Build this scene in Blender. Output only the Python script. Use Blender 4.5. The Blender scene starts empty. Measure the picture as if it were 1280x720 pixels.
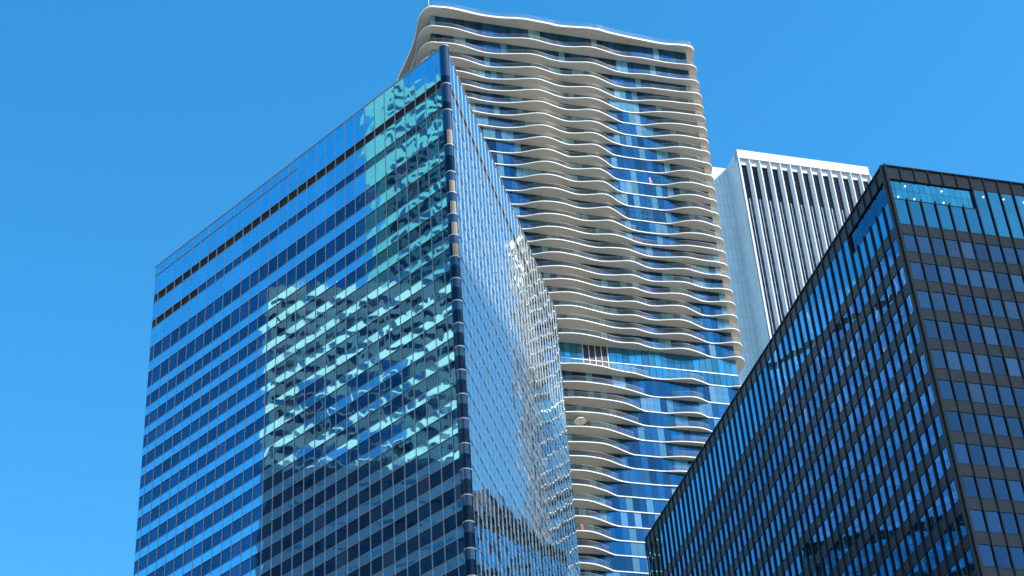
import bpy, math, random
from mathutils import Vector, Matrix

# ------------------------------------------------------------------ camera
PITCH, ROLL = math.radians(37.107), math.radians(-4.283)
CAM = Vector((0.0, 0.0, 3.0))
sc = bpy.context.scene
COL = sc.collection
_R = Vector((1, 0, 0)); _F = Vector((0, math.cos(PITCH), math.sin(PITCH))); _U = _R.cross(_F)
_c, _s = math.cos(ROLL), math.sin(ROLL)
RIGHT = _R * _c + _U * _s
UP = _U * _c - _R * _s
FWD = _F
cam_d = bpy.data.cameras.new("camera")
cam_d.sensor_width = 36.0
cam_d.lens = 2291.5 / 1280.0 * 36.0
cam_d.clip_start = 0.5
cam_d.clip_end = 9000.0
cam = bpy.data.objects.new("camera", cam_d)
COL.objects.link(cam)
cam.matrix_world = Matrix(((RIGHT.x, UP.x, -FWD.x, CAM.x), (RIGHT.y, UP.y, -FWD.y, CAM.y),
                           (RIGHT.z, UP.z, -FWD.z, CAM.z), (0, 0, 0, 1)))
sc.camera = cam

# ------------------------------------------------------------------ light
SUN_AZ, SUN_EL = 116.0, 40.0          # clockwise from +Y, as the buildings' azimuths
world = bpy.data.worlds.new("World")
sc.world = world
world.use_nodes = True
wn, wl = world.node_tree.nodes, world.node_tree.links
wn.clear()
sky = wn.new("ShaderNodeTexSky")
sky.sky_type = 'NISHITA'
sky.sun_disc = False
sky.sun_elevation = math.radians(SUN_EL)
sky.sun_rotation = math.radians(SUN_AZ)
sky.altitude = 200.0
sky.air_density = 1.0
sky.dust_density = 0.4
sky.ozone_density = 1.6
hs = wn.new("ShaderNodeHueSaturation")
hs.inputs["Saturation"].default_value = 1.40
bg = wn.new("ShaderNodeBackground")
bg.inputs["Strength"].default_value = 0.142
wo = wn.new("ShaderNodeOutputWorld")
wl.new(sky.outputs[0], hs.inputs["Color"])
tint = wn.new("ShaderNodeVectorMath")
tint.operation = 'MULTIPLY'
tint.inputs[1].default_value = (1.14, 1.18, 1.02)
wl.new(hs.outputs[0], tint.inputs[0])
wl.new(tint.outputs[0], bg.inputs["Color"])
wl.new(bg.outputs[0], wo.inputs["Surface"])

sun_d = bpy.data.lights.new("sun", 'SUN')
sun_d.energy = 2.7
sun_d.angle = math.radians(0.5)
sun_d.color = (1.0, 0.94, 0.85)
sun = bpy.data.objects.new("sun", sun_d)
COL.objects.link(sun)
_el, _az = math.radians(SUN_EL), math.radians(SUN_AZ)
to_sun = Vector((math.cos(_el) * math.sin(_az), math.cos(_el) * math.cos(_az), math.sin(_el)))
sun.rotation_euler = to_sun.to_track_quat('Z', 'Y').to_euler()
sun.location = (300, -100, 500)

sc.view_settings.view_transform = 'Standard'
sc.view_settings.look = 'None'
sc.view_settings.exposure = 1.18
sc.view_settings.gamma = 1.0
sc.view_settings.use_curve_mapping = False
sc.cycles.max_bounces = 8
sc.cycles.glossy_bounces = 5
sc.cycles.transparent_max_bounces = 12

rng = random.Random(11)


def az(deg):
    return Vector((math.sin(math.radians(deg)), math.cos(math.radians(deg)), 0.0))


def project(p):
    v = Vector(p) - CAM
    z = v.dot(FWD)
    if z < 1:
        return None
    return (640 + 2291.5 * v.dot(RIGHT) / z, 360 - 2291.5 * v.dot(UP) / z)


# ------------------------------------------------------------------ helpers
class Face:
    """A vertical facade: origin, horizontal direction, outward direction."""
    def __init__(self, o, a, n):
        self.o, self.a, self.n = Vector((o[0], o[1], 0)), Vector(a), Vector(n)
        # quads are wound so that they face outward
        self.flip = self.a.cross(Vector((0, 0, 1))).dot(self.n) < 0

    def p(self, u, z, d=0.0):
        q = self.o + self.a * u + self.n * d
        return Vector((q.x, q.y, z))


class MB:
    def __init__(self):
        self.v, self.f, self.uv, self.pid, self.mi = [], [], [], [], []

    def quad(self, pts, uv=None, pid=(0, 0), mi=0):
        i = len(self.v)
        self.v += [tuple(p) for p in pts]
        self.f.append(tuple(range(i, i + len(pts))))
        self.uv.append(uv or [(0, 0)] * len(pts))
        self.pid.append(pid)
        self.mi.append(mi)

    def panel(self, F, u0, u1, z0, z1, d=0.0, pid=(0, 0), mi=0):
        pts = [F.p(u0, z0, d), F.p(u1, z0, d), F.p(u1, z1, d), F.p(u0, z1, d)]
        uv = [(u0, z0), (u1, z0), (u1, z1), (u0, z1)]
        if F.flip:
            pts.reverse(); uv.reverse()
        self.quad(pts, uv, pid, mi)

    def box(self, F, u0, u1, z0, z1, d0, d1, mi=0, pid=(0, 0)):
        c = [[[F.p(u, z, d) for d in (d0, d1)] for z in (z0, z1)] for u in (u0, u1)]
        A = lambda i, j, k: c[i][j][k]
        fs = [([A(0,0,1), A(1,0,1), A(1,1,1), A(0,1,1)], [(u0,z0),(u1,z0),(u1,z1),(u0,z1)]),
              ([A(1,0,0), A(0,0,0), A(0,1,0), A(1,1,0)], [(u1,z0),(u0,z0),(u0,z1),(u1,z1)]),
              ([A(1,0,1), A(1,0,0), A(1,1,0), A(1,1,1)], [(d1,z0),(d0,z0),(d0,z1),(d1,z1)]),
              ([A(0,0,0), A(0,0,1), A(0,1,1), A(0,1,0)], [(d0,z0),(d1,z0),(d1,z1),(d0,z1)]),
              ([A(0,1,1), A(1,1,1), A(1,1,0), A(0,1,0)], [(u0,d1),(u1,d1),(u1,d0),(u0,d0)]),
              ([A(0,0,0), A(1,0,0), A(1,0,1), A(0,0,1)], [(u0,d0),(u1,d0),(u1,d1),(u0,d1)])]
        for pts, uv in fs:
            if F.flip:
                pts = pts[::-1]; uv = uv[::-1]
            self.quad(pts, uv, pid, mi)

    def prism(self, poly, z0, z1, mi_side=0, mi_top=0, mi_bot=None, bottom=True):
        """poly: counter-clockwise ground outline."""
        n = len(poly)
        if mi_bot is None:
            mi_bot = mi_top
        run = 0.0
        for i in range(n):
            a, b = poly[i], poly[(i + 1) % n]
            L = math.hypot(b[0] - a[0], b[1] - a[1])
            self.quad([(a[0], a[1], z0), (b[0], b[1], z0), (b[0], b[1], z1), (a[0], a[1], z1)],
                      [(run, z0), (run + L, z0), (run + L, z1), (run, z1)], (i, 0), mi_side)
            run += L
        self.quad([(q[0], q[1], z1) for q in poly], [(q[0], q[1]) for q in poly], (0, 1), mi_top)
        if bottom:
            self.quad([(q[0], q[1], z0) for q in poly[::-1]], [(q[0], q[1]) for q in poly[::-1]], (0, 2), mi_bot)

    def build(self, name, mats, parent=None, root=None, kind=None, smooth=False):
        o = Vector((0, 0, 0))
        if root is not None:
            o = root.location
        me = bpy.data.meshes.new(name)
        me.from_pydata([(p[0] - o.x, p[1] - o.y, p[2] - o.z) for p in self.v], [], self.f)
        ul = me.uv_layers.new(name="UVMap")
        pl = me.uv_layers.new(name="pane")
        k = 0
        for fi, f in enumerate(self.f):
            for c in range(len(f)):
                ul.data[k].uv = self.uv[fi][c]
                pl.data[k].uv = self.pid[fi]
                k += 1
        if not isinstance(mats, (list, tuple)):
            mats = [mats]
        for m in mats:
            me.materials.append(m)
        me.polygons.foreach_set("material_index", self.mi)
        if smooth:
            me.polygons.foreach_set("use_smooth", [True] * len(self.f))
        me.update()
        ob = bpy.data.objects.new(name, me)
        COL.objects.link(ob)
        if parent is not None:
            ob.parent = parent
        if kind:
            ob["kind"] = kind
        return ob


def thing(name, loc, label, cat, group=None):
    o = bpy.data.objects.new(name, None)
    o.location = loc
    o.empty_display_size = 2.0
    COL.objects.link(o)
    o["label"] = label
    o["category"] = cat
    if group:
        o["group"] = group
    return o


def tag(o, label, cat, group=None):
    o["label"] = label
    o["category"] = cat
    if group:
        o["group"] = group
    return o


def ccw(poly):
    s = sum(poly[i][0] * poly[(i + 1) % len(poly)][1] - poly[(i + 1) % len(poly)][0] * poly[i][1] for i in range(len(poly)))
    return poly if s > 0 else poly[::-1]


# ------------------------------------------------------------------ materials
def new_mat(name):
    m = bpy.data.materials.new(name)
    m.use_nodes = True
    nt = m.node_tree
    b = nt.nodes["Principled BSDF"]
    return m, nt, b


def N(nt, t, **kw):
    n = nt.nodes.new(t)
    for k, v in kw.items():
        if k == "op":
            n.operation = v
        elif isinstance(k, str) and k.startswith("i") and k[1:].isdigit():
            n.inputs[int(k[1:])].default_value = v
    return n


def math_node(nt, op, a, b=None):
    n = nt.nodes.new("ShaderNodeMath")
    n.operation = op
    for i, x in enumerate((a, b)):
        if x is None:
            continue
        if isinstance(x, (int, float)):
            n.inputs[i].default_value = x
        else:
            nt.links.new(x, n.inputs[i])
    return n.outputs[0]


def vmath(nt, op, a, b=None):
    n = nt.nodes.new("ShaderNodeVectorMath")
    n.operation = op
    for i, x in enumerate((a, b)):
        if x is None:
            continue
        if isinstance(x, (tuple, list)):
            n.inputs[i].default_value = x
        elif isinstance(x, (int, float)):
            n.inputs[i].default_value = (x, x, x)
        else:
            nt.links.new(x, n.inputs[i])
    return n.outputs[0]


def solid(name, col, rough=0.6, metal=0.0, vary=0.12, scale=0.35, bump=0.0, spec=0.4):
    """Plain surface with uneven tone at two sizes, so that it never reads as flat fill."""
    m, nt, b = new_mat(name)
    tc = nt.nodes.new("ShaderNodeTexCoord")
    n1 = nt.nodes.new("ShaderNodeTexNoise"); n1.inputs["Scale"].default_value = scale; n1.inputs["Detail"].default_value = 6
    n2 = nt.nodes.new("ShaderNodeTexNoise"); n2.inputs["Scale"].default_value = scale * 9; n2.inputs["Detail"].default_value = 3
    nt.links.new(tc.outputs["Object"], n1.inputs["Vector"])
    nt.links.new(tc.outputs["Object"], n2.inputs["Vector"])
    s = math_node(nt, 'ADD', n1.outputs["Fac"], n2.outputs["Fac"])
    s = math_node(nt, 'SUBTRACT', s, 1.0)
    s = math_node(nt, 'MULTIPLY', s, vary * 2)
    s = math_node(nt, 'ADD', s, 1.0)
    sc_ = nt.nodes.new("ShaderNodeVectorMath"); sc_.operation = 'SCALE'
    sc_.inputs[0].default_value = col
    nt.links.new(s, sc_.inputs["Scale"])
    nt.links.new(sc_.outputs[0], b.inputs["Base Color"])
    b.inputs["Roughness"].default_value = rough
    b.inputs["Metallic"].default_value = metal
    b.inputs["Specular IOR Level"].default_value = spec
    if bump:
        bp = nt.nodes.new("ShaderNodeBump"); bp.inputs["Strength"].default_value = bump
        nt.links.new(n2.outputs["Fac"], bp.inputs["Height"])
        nt.links.new(bp.outputs[0], b.inputs["Normal"])
    return m


def warped_normal(nt, tilt, bow, warp, wscale):
    """Per-pane tilt and bowing plus smooth ripples, as a tangent space normal (radians)."""
    uv = nt.nodes.new("ShaderNodeUVMap"); uv.uv_map = "UVMap"
    pd = nt.nodes.new("ShaderNodeUVMap"); pd.uv_map = "pane"
    wn_ = nt.nodes.new("ShaderNodeTexWhiteNoise"); wn_.noise_dimensions = '2D'
    nt.links.new(pd.outputs[0], wn_.inputs["Vector"])
    t = vmath(nt, 'SUBTRACT', wn_.outputs["Color"], 0.5)
    t = vmath(nt, 'MULTIPLY', t, (tilt * 2, tilt * 2, 0))
    off = vmath(nt, 'MULTIPLY', wn_.outputs["Color"], 40.0)
    co = vmath(nt, 'ADD', uv.outputs[0], off)
    nz = nt.nodes.new("ShaderNodeTexNoise"); nz.inputs["Scale"].default_value = wscale; nz.inputs["Detail"].default_value = 1.0
    nt.links.new(co, nz.inputs["Vector"])
    w = vmath(nt, 'SUBTRACT', nz.outputs["Color"], 0.5)
    w = vmath(nt, 'MULTIPLY', w, (warp * 3, warp * 3, 0))
    a = vmath(nt, 'ADD', t, w)
    # broad drift over the whole wall, so that whole runs of panes lean alike
    nb = nt.nodes.new("ShaderNodeTexNoise"); nb.inputs["Scale"].default_value = 0.09; nb.inputs["Detail"].default_value = 2.0
    nt.links.new(uv.outputs[0], nb.inputs["Vector"])
    bb = vmath(nt, 'SUBTRACT', nb.outputs["Color"], 0.5)
    bb = vmath(nt, 'MULTIPLY', bb, (bow * 2, bow * 2, 0))
    a = vmath(nt, 'ADD', a, bb)
    a = vmath(nt, 'MULTIPLY', a, (0.5, 0.5, 0))
    a = vmath(nt, 'ADD', a, (0.5, 0.5, 1.0))
    nm = nt.nodes.new("ShaderNodeNormalMap"); nm.uv_map = "UVMap"
    nt.links.new(a, nm.inputs["Color"])
    return nm.outputs[0], wn_, uv, pd


def mirror_glass(name, tint, tilt=0.004, bow=0.003, warp=0.003, wscale=0.8, rough=0.015, inner=(0.01, 0.02, 0.03),
                 inner2=None, mix=0.0, vary=0.15, coat=0.0):
    """Coated glass: tinted mirror over a dark or curtained room (inner .. inner2, chosen pane by pane)."""
    m, nt, b = new_mat(name)
    nrm, wn_, uv, pd = warped_normal(nt, tilt, bow, warp, wscale)
    sep = nt.nodes.new("ShaderNodeSeparateColor")
    nt.links.new(wn_.outputs["Color"], sep.inputs[0])
    v = math_node(nt, 'MULTIPLY', sep.outputs[2], 2 * vary)
    v = math_node(nt, 'ADD', v, 1 - vary)
    tv = nt.nodes.new("ShaderNodeVectorMath"); tv.operation = 'SCALE'; tv.inputs[0].default_value = tint
    nt.links.new(v, tv.inputs["Scale"])
    nt.links.new(tv.outputs[0], b.inputs["Base Color"])
    b.inputs["Metallic"].default_value = 1.0
    b.inputs["Roughness"].default_value = rough
    nt.links.new(nrm, b.inputs["Normal"])
    if coat:
        b.inputs["Coat Weight"].default_value = 1.0
        b.inputs["Coat IOR"].default_value = coat
        b.inputs["Coat Roughness"].default_value = 0.01
        nt.links.new(nrm, b.inputs["Coat Normal"])
    if mix > 0:
        d = nt.nodes.new("ShaderNodeBsdfDiffuse")
        rp = nt.nodes.new("ShaderNodeValToRGB"); rp.color_ramp.interpolation = 'CONSTANT'
        cols = inner2 or [(0.0, inner)]
        while len(rp.color_ramp.elements) < len(cols):
            rp.color_ramp.elements.new(1.0)
        for e, (pos, cc) in zip(rp.color_ramp.elements, cols):
            e.position = pos; e.color = (*cc, 1)
        nt.links.new(sep.outputs[0], rp.inputs[0])
        nt.links.new(rp.outputs[0], d.inputs[0])
        mx = nt.nodes.new("ShaderNodeMixShader"); mx.inputs[0].default_value = mix
        out = nt.nodes["Material Output"]
        nt.links.new(b.outputs[0], mx.inputs[1]); nt.links.new(d.outputs[0], mx.inputs[2])
        nt.links.new(mx.outputs[0], out.inputs[0])
    return m


M = {}
# glass of the triangular tower
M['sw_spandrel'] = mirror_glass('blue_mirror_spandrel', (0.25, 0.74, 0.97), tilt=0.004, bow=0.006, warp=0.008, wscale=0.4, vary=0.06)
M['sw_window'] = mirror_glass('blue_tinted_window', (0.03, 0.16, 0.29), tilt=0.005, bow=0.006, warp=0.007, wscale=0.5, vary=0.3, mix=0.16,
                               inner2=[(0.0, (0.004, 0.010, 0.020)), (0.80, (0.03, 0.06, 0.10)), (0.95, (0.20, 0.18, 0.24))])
M['sw_spandrel_side'] = mirror_glass('side_mirror_spandrel', (0.48, 0.66, 0.76), tilt=0.004, bow=0.006, warp=0.003, wscale=0.5, vary=0.1, coat=2.0)  # right-face glass: grazing sky reflection brightened through the tint
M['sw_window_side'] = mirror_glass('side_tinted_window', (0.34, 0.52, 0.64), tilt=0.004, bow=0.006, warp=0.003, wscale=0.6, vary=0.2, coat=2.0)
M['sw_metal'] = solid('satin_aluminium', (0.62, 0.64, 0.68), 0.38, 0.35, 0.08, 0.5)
M['sw_dimmed'] = solid('shade_dimmed_aluminium', (0.32, 0.33, 0.38), 0.5, 0.1, 0.1, 0.5)  # left-face frames darkened in the colour to look shaded
M['sw_sunlit'] = solid('sunlit_aluminium', (0.58, 0.58, 0.59), 0.45, 0.0, 0.08, 0.5)  # same frames on the right face, lighter in colour to look sunlit
M['sw_louvre'] = solid('black_louvre', (0.005, 0.003, 0.003), 0.7, 0.0, 0.25, 1.2)
M['sw_roof'] = solid('grey_roof', (0.25, 0.25, 0.25), 0.9)
# wavy tower
M['aq_concrete'] = solid('pale_concrete', (0.55, 0.505, 0.44), 0.8, 0.0, 0.09, 0.12, 0.1)
M['aq_edge'] = solid('white_slab_edge', (0.78, 0.75, 0.70), 0.6, 0.0, 0.05, 0.3)
M['aq_wall'] = solid('cream_end_wall', (0.62, 0.56, 0.46), 0.8, 0.0, 0.08, 0.3)
# white tower
M['ao_stone'] = None
M['ao_span'] = mirror_glass('white_tower_spandrel', (0.020, 0.030, 0.042), tilt=0.004, vary=0.3)
M['ao_louvre'] = mirror_glass('white_tower_louvre', (0.010, 0.013, 0.018), tilt=0.003, vary=0.2, rough=0.15)
M['ao_glass'] = mirror_glass('white_tower_window', (0.03, 0.05, 0.07), tilt=0.004, bow=0.002, warp=0.002, vary=0.4)
# dark tower
M['rt_metal'] = solid('dark_bronze_metal', (0.020, 0.021, 0.023), 0.42, 0.25, 0.2, 0.4)
M['rt_panel'] = solid('dark_bronze_panel', (0.027, 0.024, 0.025), 0.38, 0.15, 0.15, 0.5)
M['rt_side'] = mirror_glass('bronze_tower_side_window', (0.10, 0.28, 0.44), tilt=0.004, bow=0.005, warp=0.004, wscale=0.5, vary=0.2)  # side glass: tint brighter than the front to imitate stronger sky reflection
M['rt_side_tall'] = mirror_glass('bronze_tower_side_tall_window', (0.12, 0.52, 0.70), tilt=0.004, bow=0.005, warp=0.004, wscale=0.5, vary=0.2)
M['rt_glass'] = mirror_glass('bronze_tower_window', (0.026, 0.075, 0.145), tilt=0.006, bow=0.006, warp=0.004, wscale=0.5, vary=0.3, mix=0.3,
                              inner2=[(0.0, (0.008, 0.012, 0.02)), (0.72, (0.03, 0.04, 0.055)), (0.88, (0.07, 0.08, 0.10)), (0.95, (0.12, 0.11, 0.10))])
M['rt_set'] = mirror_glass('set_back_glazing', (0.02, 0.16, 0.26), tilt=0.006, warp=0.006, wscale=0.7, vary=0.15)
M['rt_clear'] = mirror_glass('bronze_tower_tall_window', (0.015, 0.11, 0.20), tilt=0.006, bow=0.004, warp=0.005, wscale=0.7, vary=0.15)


def pane_grid_glass(name, pw, tint, cols, mix, bar=0.045, barcol=(0.02, 0.025, 0.03), tilt=0.004):
    """Floor-high glazing of one storey: panes pw wide with dark bars between them, curtains in some rooms."""
    m, nt, b = new_mat(name)
    uv = nt.nodes.new("ShaderNodeUVMap"); uv.uv_map = "UVMap"
    pd = nt.nodes.new("ShaderNodeUVMap"); pd.uv_map = "pane"
    sx = nt.nodes.new("ShaderNodeSeparateXYZ"); nt.links.new(uv.outputs[0], sx.inputs[0])
    sp = nt.nodes.new("ShaderNodeSeparateXYZ"); nt.links.new(pd.outputs[0], sp.inputs[0])
    q = math_node(nt, 'DIVIDE', sx.outputs[0], pw)
    ci = math_node(nt, 'FLOOR', q)
    fr = math_node(nt, 'FRACT', q)
    q2 = math_node(nt, 'FLOOR', math_node(nt, 'DIVIDE', q, 2.0))
    fl = sp.outputs[1]

    def wnoise(x, y):
        cb = nt.nodes.new("ShaderNodeCombineXYZ")
        for i_, s_ in enumerate((x, y)):
            if isinstance(s_, (int, float)):
                cb.inputs[i_].default_value = s_
            else:
                nt.links.new(s_, cb.inputs[i_])
        w = nt.nodes.new("ShaderNodeTexWhiteNoise"); w.noise_dimensions = '2D'
        nt.links.new(cb.outputs[0], w.inputs["Vector"])
        return w
    w_cell = wnoise(ci, fl)
    w_pair = wnoise(q2, fl)
    w_col = wnoise(ci, 77.0)
    f = math_node(nt, 'MULTIPLY', w_pair.outputs[0], 0.55)
    f = math_node(nt, 'ADD', f, math_node(nt, 'MULTIPLY', w_cell.outputs[0], 0.25))
    f = math_node(nt, 'ADD', f, math_node(nt, 'MULTIPLY', w_col.outputs[0], 0.2))
    rp = nt.nodes.new("ShaderNodeValToRGB"); rp.color_ramp.interpolation = 'CONSTANT'
    while len(rp.color_ramp.elements) < len(cols):
        rp.color_ramp.elements.new(1.0)
    for e, (pos, cc) in zip(rp.color_ramp.elements, cols):
        e.position = pos; e.color = (*cc, 1)
    nt.links.new(f, rp.inputs[0])
    t = vmath(nt, 'SUBTRACT', w_cell.outputs["Color"], 0.5)
    t = vmath(nt, 'MULTIPLY', t, (tilt, tilt, 0))
    t = vmath(nt, 'ADD', t, (0.5, 0.5, 1.0))
    nm = nt.nodes.new("ShaderNodeNormalMap"); nm.uv_map = "UVMap"
    nt.links.new(t, nm.inputs["Color"])
    tv = nt.nodes.new("ShaderNodeVectorMath"); tv.operation = 'SCALE'; tv.inputs[0].default_value = tint
    nt.links.new(math_node(nt, 'ADD', math_node(nt, 'MULTIPLY', w_cell.outputs[0], 1.0), 0.4), tv.inputs["Scale"])
    nt.links.new(tv.outputs[0], b.inputs["Base Color"])
    b.inputs["Metallic"].default_value = 1.0
    b.inputs["Roughness"].default_value = 0.03
    nt.links.new(nm.outputs[0], b.inputs["Normal"])
    d = nt.nodes.new("ShaderNodeBsdfDiffuse"); nt.links.new(rp.outputs[0], d.inputs[0])
    mx = nt.nodes.new("ShaderNodeMixShader"); mx.inputs[0].default_value = mix
    nt.links.new(b.outputs[0], mx.inputs[1]); nt.links.new(d.outputs[0], mx.inputs[2])
    bars = nt.nodes.new("ShaderNodeBsdfDiffuse"); bars.inputs[0].default_value = (*barcol, 1)
    isbar = math_node(nt, 'LESS_THAN', fr, bar / pw)
    mx2 = nt.nodes.new("ShaderNodeMixShader")
    nt.links.new(isbar, mx2.inputs[0]); nt.links.new(mx.outputs[0], mx2.inputs[1]); nt.links.new(bars.outputs[0], mx2.inputs[2])
    nt.links.new(mx2.outputs[0], nt.nodes["Material Output"].inputs[0])
    return m


M['aq_glass'] = pane_grid_glass('apartment_glazing', 1.18, (0.012, 0.17, 0.34),
                                [(0.0, (0.012, 0.02, 0.03)), (0.34, (0.03, 0.05, 0.07)), (0.52, (0.02, 0.06, 0.14)),
                                 (0.62, (0.20, 0.42, 0.46)), (0.72, (0.03, 0.04, 0.05)), (0.82, (0.34, 0.50, 0.50))], 0.40)
M['aq_tall'] = pane_grid_glass('plant_floor_glazing', 1.18, (0.04, 0.30, 0.48),
                               [(0.0, (0.05, 0.16, 0.22)), (0.5, (0.09, 0.24, 0.30))], 0.35, bar=0.09)
M['aq_dark'] = solid('purple_black_louvre', (0.020, 0.016, 0.030), 0.5, 0, 0.2)


def picket_mat():
    """Open railing of slim pale pickets: mostly gaps."""
    m, nt, b = new_mat('picket_railing')
    b.inputs["Base Color"].default_value = (0.17, 0.17, 0.16, 1)
    b.inputs["Roughness"].default_value = 0.5
    b.inputs["Alpha"].default_value = 0.14
    return m


M['aq_rail'] = picket_mat()
M['aq_handrail'] = solid('grey_handrail', (0.16, 0.17, 0.17), 0.5, 0.3, 0.05)


def stone_mat():
    """White stone cladding slabs, coloured blue for the shaded side, with fine joints and slab-to-slab tone."""
    m, nt, b = new_mat('shade_blue_stone_cladding')
    uv = nt.nodes.new("ShaderNodeUVMap"); uv.uv_map = "UVMap"
    br = nt.nodes.new("ShaderNodeTexBrick")
    br.offset = 0.0
    br.inputs["Scale"].default_value = 1.0
    br.inputs["Brick Width"].default_value = 1.3
    br.inputs["Row Height"].default_value = 3.9
    br.inputs["Mortar Size"].default_value = 0.10
    br.inputs["Mortar Smooth"].default_value = 0.4
    br.inputs["Color1"].default_value = (0.50, 0.60, 0.68, 1)  # sky-blue cast of the shaded side put into the stone colour
    br.inputs["Color2"].default_value = (0.43, 0.54, 0.62, 1)
    br.inputs["Mortar"].default_value = (0.32, 0.40, 0.46, 1)
    nt.links.new(uv.outputs[0], br.inputs["Vector"])
    nt.links.new(br.outputs["Color"], b.inputs["Base Color"])
    b.inputs["Roughness"].default_value = 0.45
    return m


M['ao_stone'] = stone_mat()
M['ao_white'] = solid('white_stone', (0.46, 0.50, 0.56), 0.5, 0, 0.06, 0.2)
M['paving'] = solid('pale_paving', (0.36, 0.31, 0.25), 0.9, 0, 0.15, 0.02)
M['asphalt'] = solid('asphalt', (0.055, 0.055, 0.058), 0.85, 0, 0.25, 0.15)
M['kerb'] = solid('kerb_stone', (0.35, 0.34, 0.33), 0.9, 0, 0.15, 0.4)
M['paint'] = solid('road_paint', (0.75, 0.75, 0.72), 0.7, 0, 0.15, 0.6)
M['mir_pale'] = solid('pale_office_cladding', (0.56, 0.50, 0.42), 0.7, 0, 0.08, 0.2)
M['mir_glass'] = mirror_glass('mirrored_tower_glass', (0.05, 0.09, 0.12), vary=0.5)
M['mir_blue'] = mirror_glass('mirrored_tower_blue_bay', (0.09, 0.22, 0.30), vary=0.5, tilt=0.02)
M['mir_teal'] = solid('teal_cladding', (0.10, 0.24, 0.22), 0.5, 0, 0.1, 0.2)
M['mir_dark'] = solid('dark_cladding', (0.008, 0.026, 0.070), 0.6, 0, 0.2, 0.2)
M['orange'] = solid('terracotta', (0.55, 0.12, 0.04), 0.7)
M['cream'] = solid('cream_canvas', (0.80, 0.76, 0.62), 0.8)
M['pink'] = solid('pink_cloth', (0.65, 0.28, 0.36), 0.9)
M['blind'] = solid('pale_blind', (0.42, 0.50, 0.62), 0.8)


def lamp_mat():
    m, nt, b = new_mat('lit_ceiling_lamp')
    b.inputs["Emission Color"].default_value = (0.85, 0.95, 1.0, 1)
    b.inputs["Emission Strength"].default_value = 0.9
    return m


M['lamp'] = lamp_mat()

# ------------------------------------------------------------------ setting
ZUP = Vector((0, 0, 1))
g = MB()
g.quad([(-4000, -3000, 0), (4000, -3000, 0), (4000, 5000, 0), (-4000, 5000, 0)],
       [(-4000, -3000), (4000, -3000), (4000, 5000), (-4000, 5000)])
g.build('ground', M['paving'])["kind"] = "structure"
RF = Face((0, 40), az(72.56), az(162.56))      # the street in front of the towers
rd = MB()
rd.quad([RF.p(-600, 0.004, -22), RF.p(600, 0.004, -22), RF.p(600, 0.004, -8), RF.p(-600, 0.004, -8)][::-1])
rd.build('road', M['asphalt'])["kind"] = "structure"
for d0, nm in ((-22.0, 'kerb'), (-8.0, 'kerb')):
    kb = MB(); kb.box(RF, -600, 600, 0.0, 0.13, d0 - 0.15, d0 + 0.15)
    kb.build(nm, M['kerb'])["kind"] = "structure"
mk = MB()
for i in range(-60, 60):
    a = i * 9.0
    mk.quad([RF.p(a, 0.009, -15.08), RF.p(a + 3, 0.009, -15.08), RF.p(a + 3, 0.009, -14.92), RF.p(a, 0.009, -14.92)][::-1])
mk.build('road_marking', M['paint'])["kind"] = "structure"


def area_px(F, u0, u1, z0, z1):
    ps = [project(F.p(u, z)) for u, z in ((u0, z0), (u1, z0), (u1, z1), (u0, z1))]
    if any(p is None for p in ps):
        return 0
    cx = sum(p[0] for p in ps) / 4; cy = sum(p[1] for p in ps) / 4
    if not (-10 < cx < 1290 and -10 < cy < 730):
        return 0
    return abs(sum(ps[i][0] * ps[(i + 1) % 4][1] - ps[(i + 1) % 4][0] * ps[i][1] for i in range(4))) / 2


def windows(panes, mat, root, name='window', n=100, keep=None):
    """panes: (face, u0, u1, z0, z1, d, pid, mat). The n that show largest become parts, the rest one part."""
    panes = sorted(panes, key=lambda q: -area_px(*q[:5]))
    for q in panes[:n]:
        b = MB(); b.panel(*q[:6], pid=q[6])
        b.build(name, q[7] if len(q) > 7 else mat, root, root)
    rest = panes[n:]
    if rest:
        b = MB(); ms = []
        for q in rest:
            mm = q[7] if len(q) > 7 else mat
            if mm not in ms:
                ms.append(mm)
            b.panel(*q[:6], pid=q[6], mi=ms.index(mm))
        b.build(name, ms, root, root, kind='stuff')


# ------------------------------------------------------------------ triangular blue glass tower
S_AZ, T_AZ = -47.92, 12.08
SC = Vector((-5.519, 148.171, 0))
SL = 54.3                                        # side length
fl = Face(SC, az(S_AZ), az(S_AZ - 90))           # left face
fr = Face(SC, az(T_AZ), az(T_AZ + 90))           # right face
BIS = az((S_AZ + T_AZ) / 2)
tower = thing('glass_tower', (*(SC + BIS * 30).xy, 0), 'blue mirror glass tower with a sharp front corner and two black bands', 'tower')
ZB = 62.0                                         # detailed facade from here up
spans = [(150.0, 145.3), (144.1, 141.3), (140.15, 137.2), (135.05, 133.5), (131.2, 129.95), (128.3, 127.05)]
z = 124.2
while z > ZB:
    spans.append((z + 1.15, z)); z -= 2.84
gaps = [(spans[i][1], spans[i + 1][0]) for i in range(len(spans) - 1)]
mull_u = [1.70 + 1.705 * i for i in range(31)]
edges = [0.62] + mull_u + [SL - 0.5]
win = []
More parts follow.
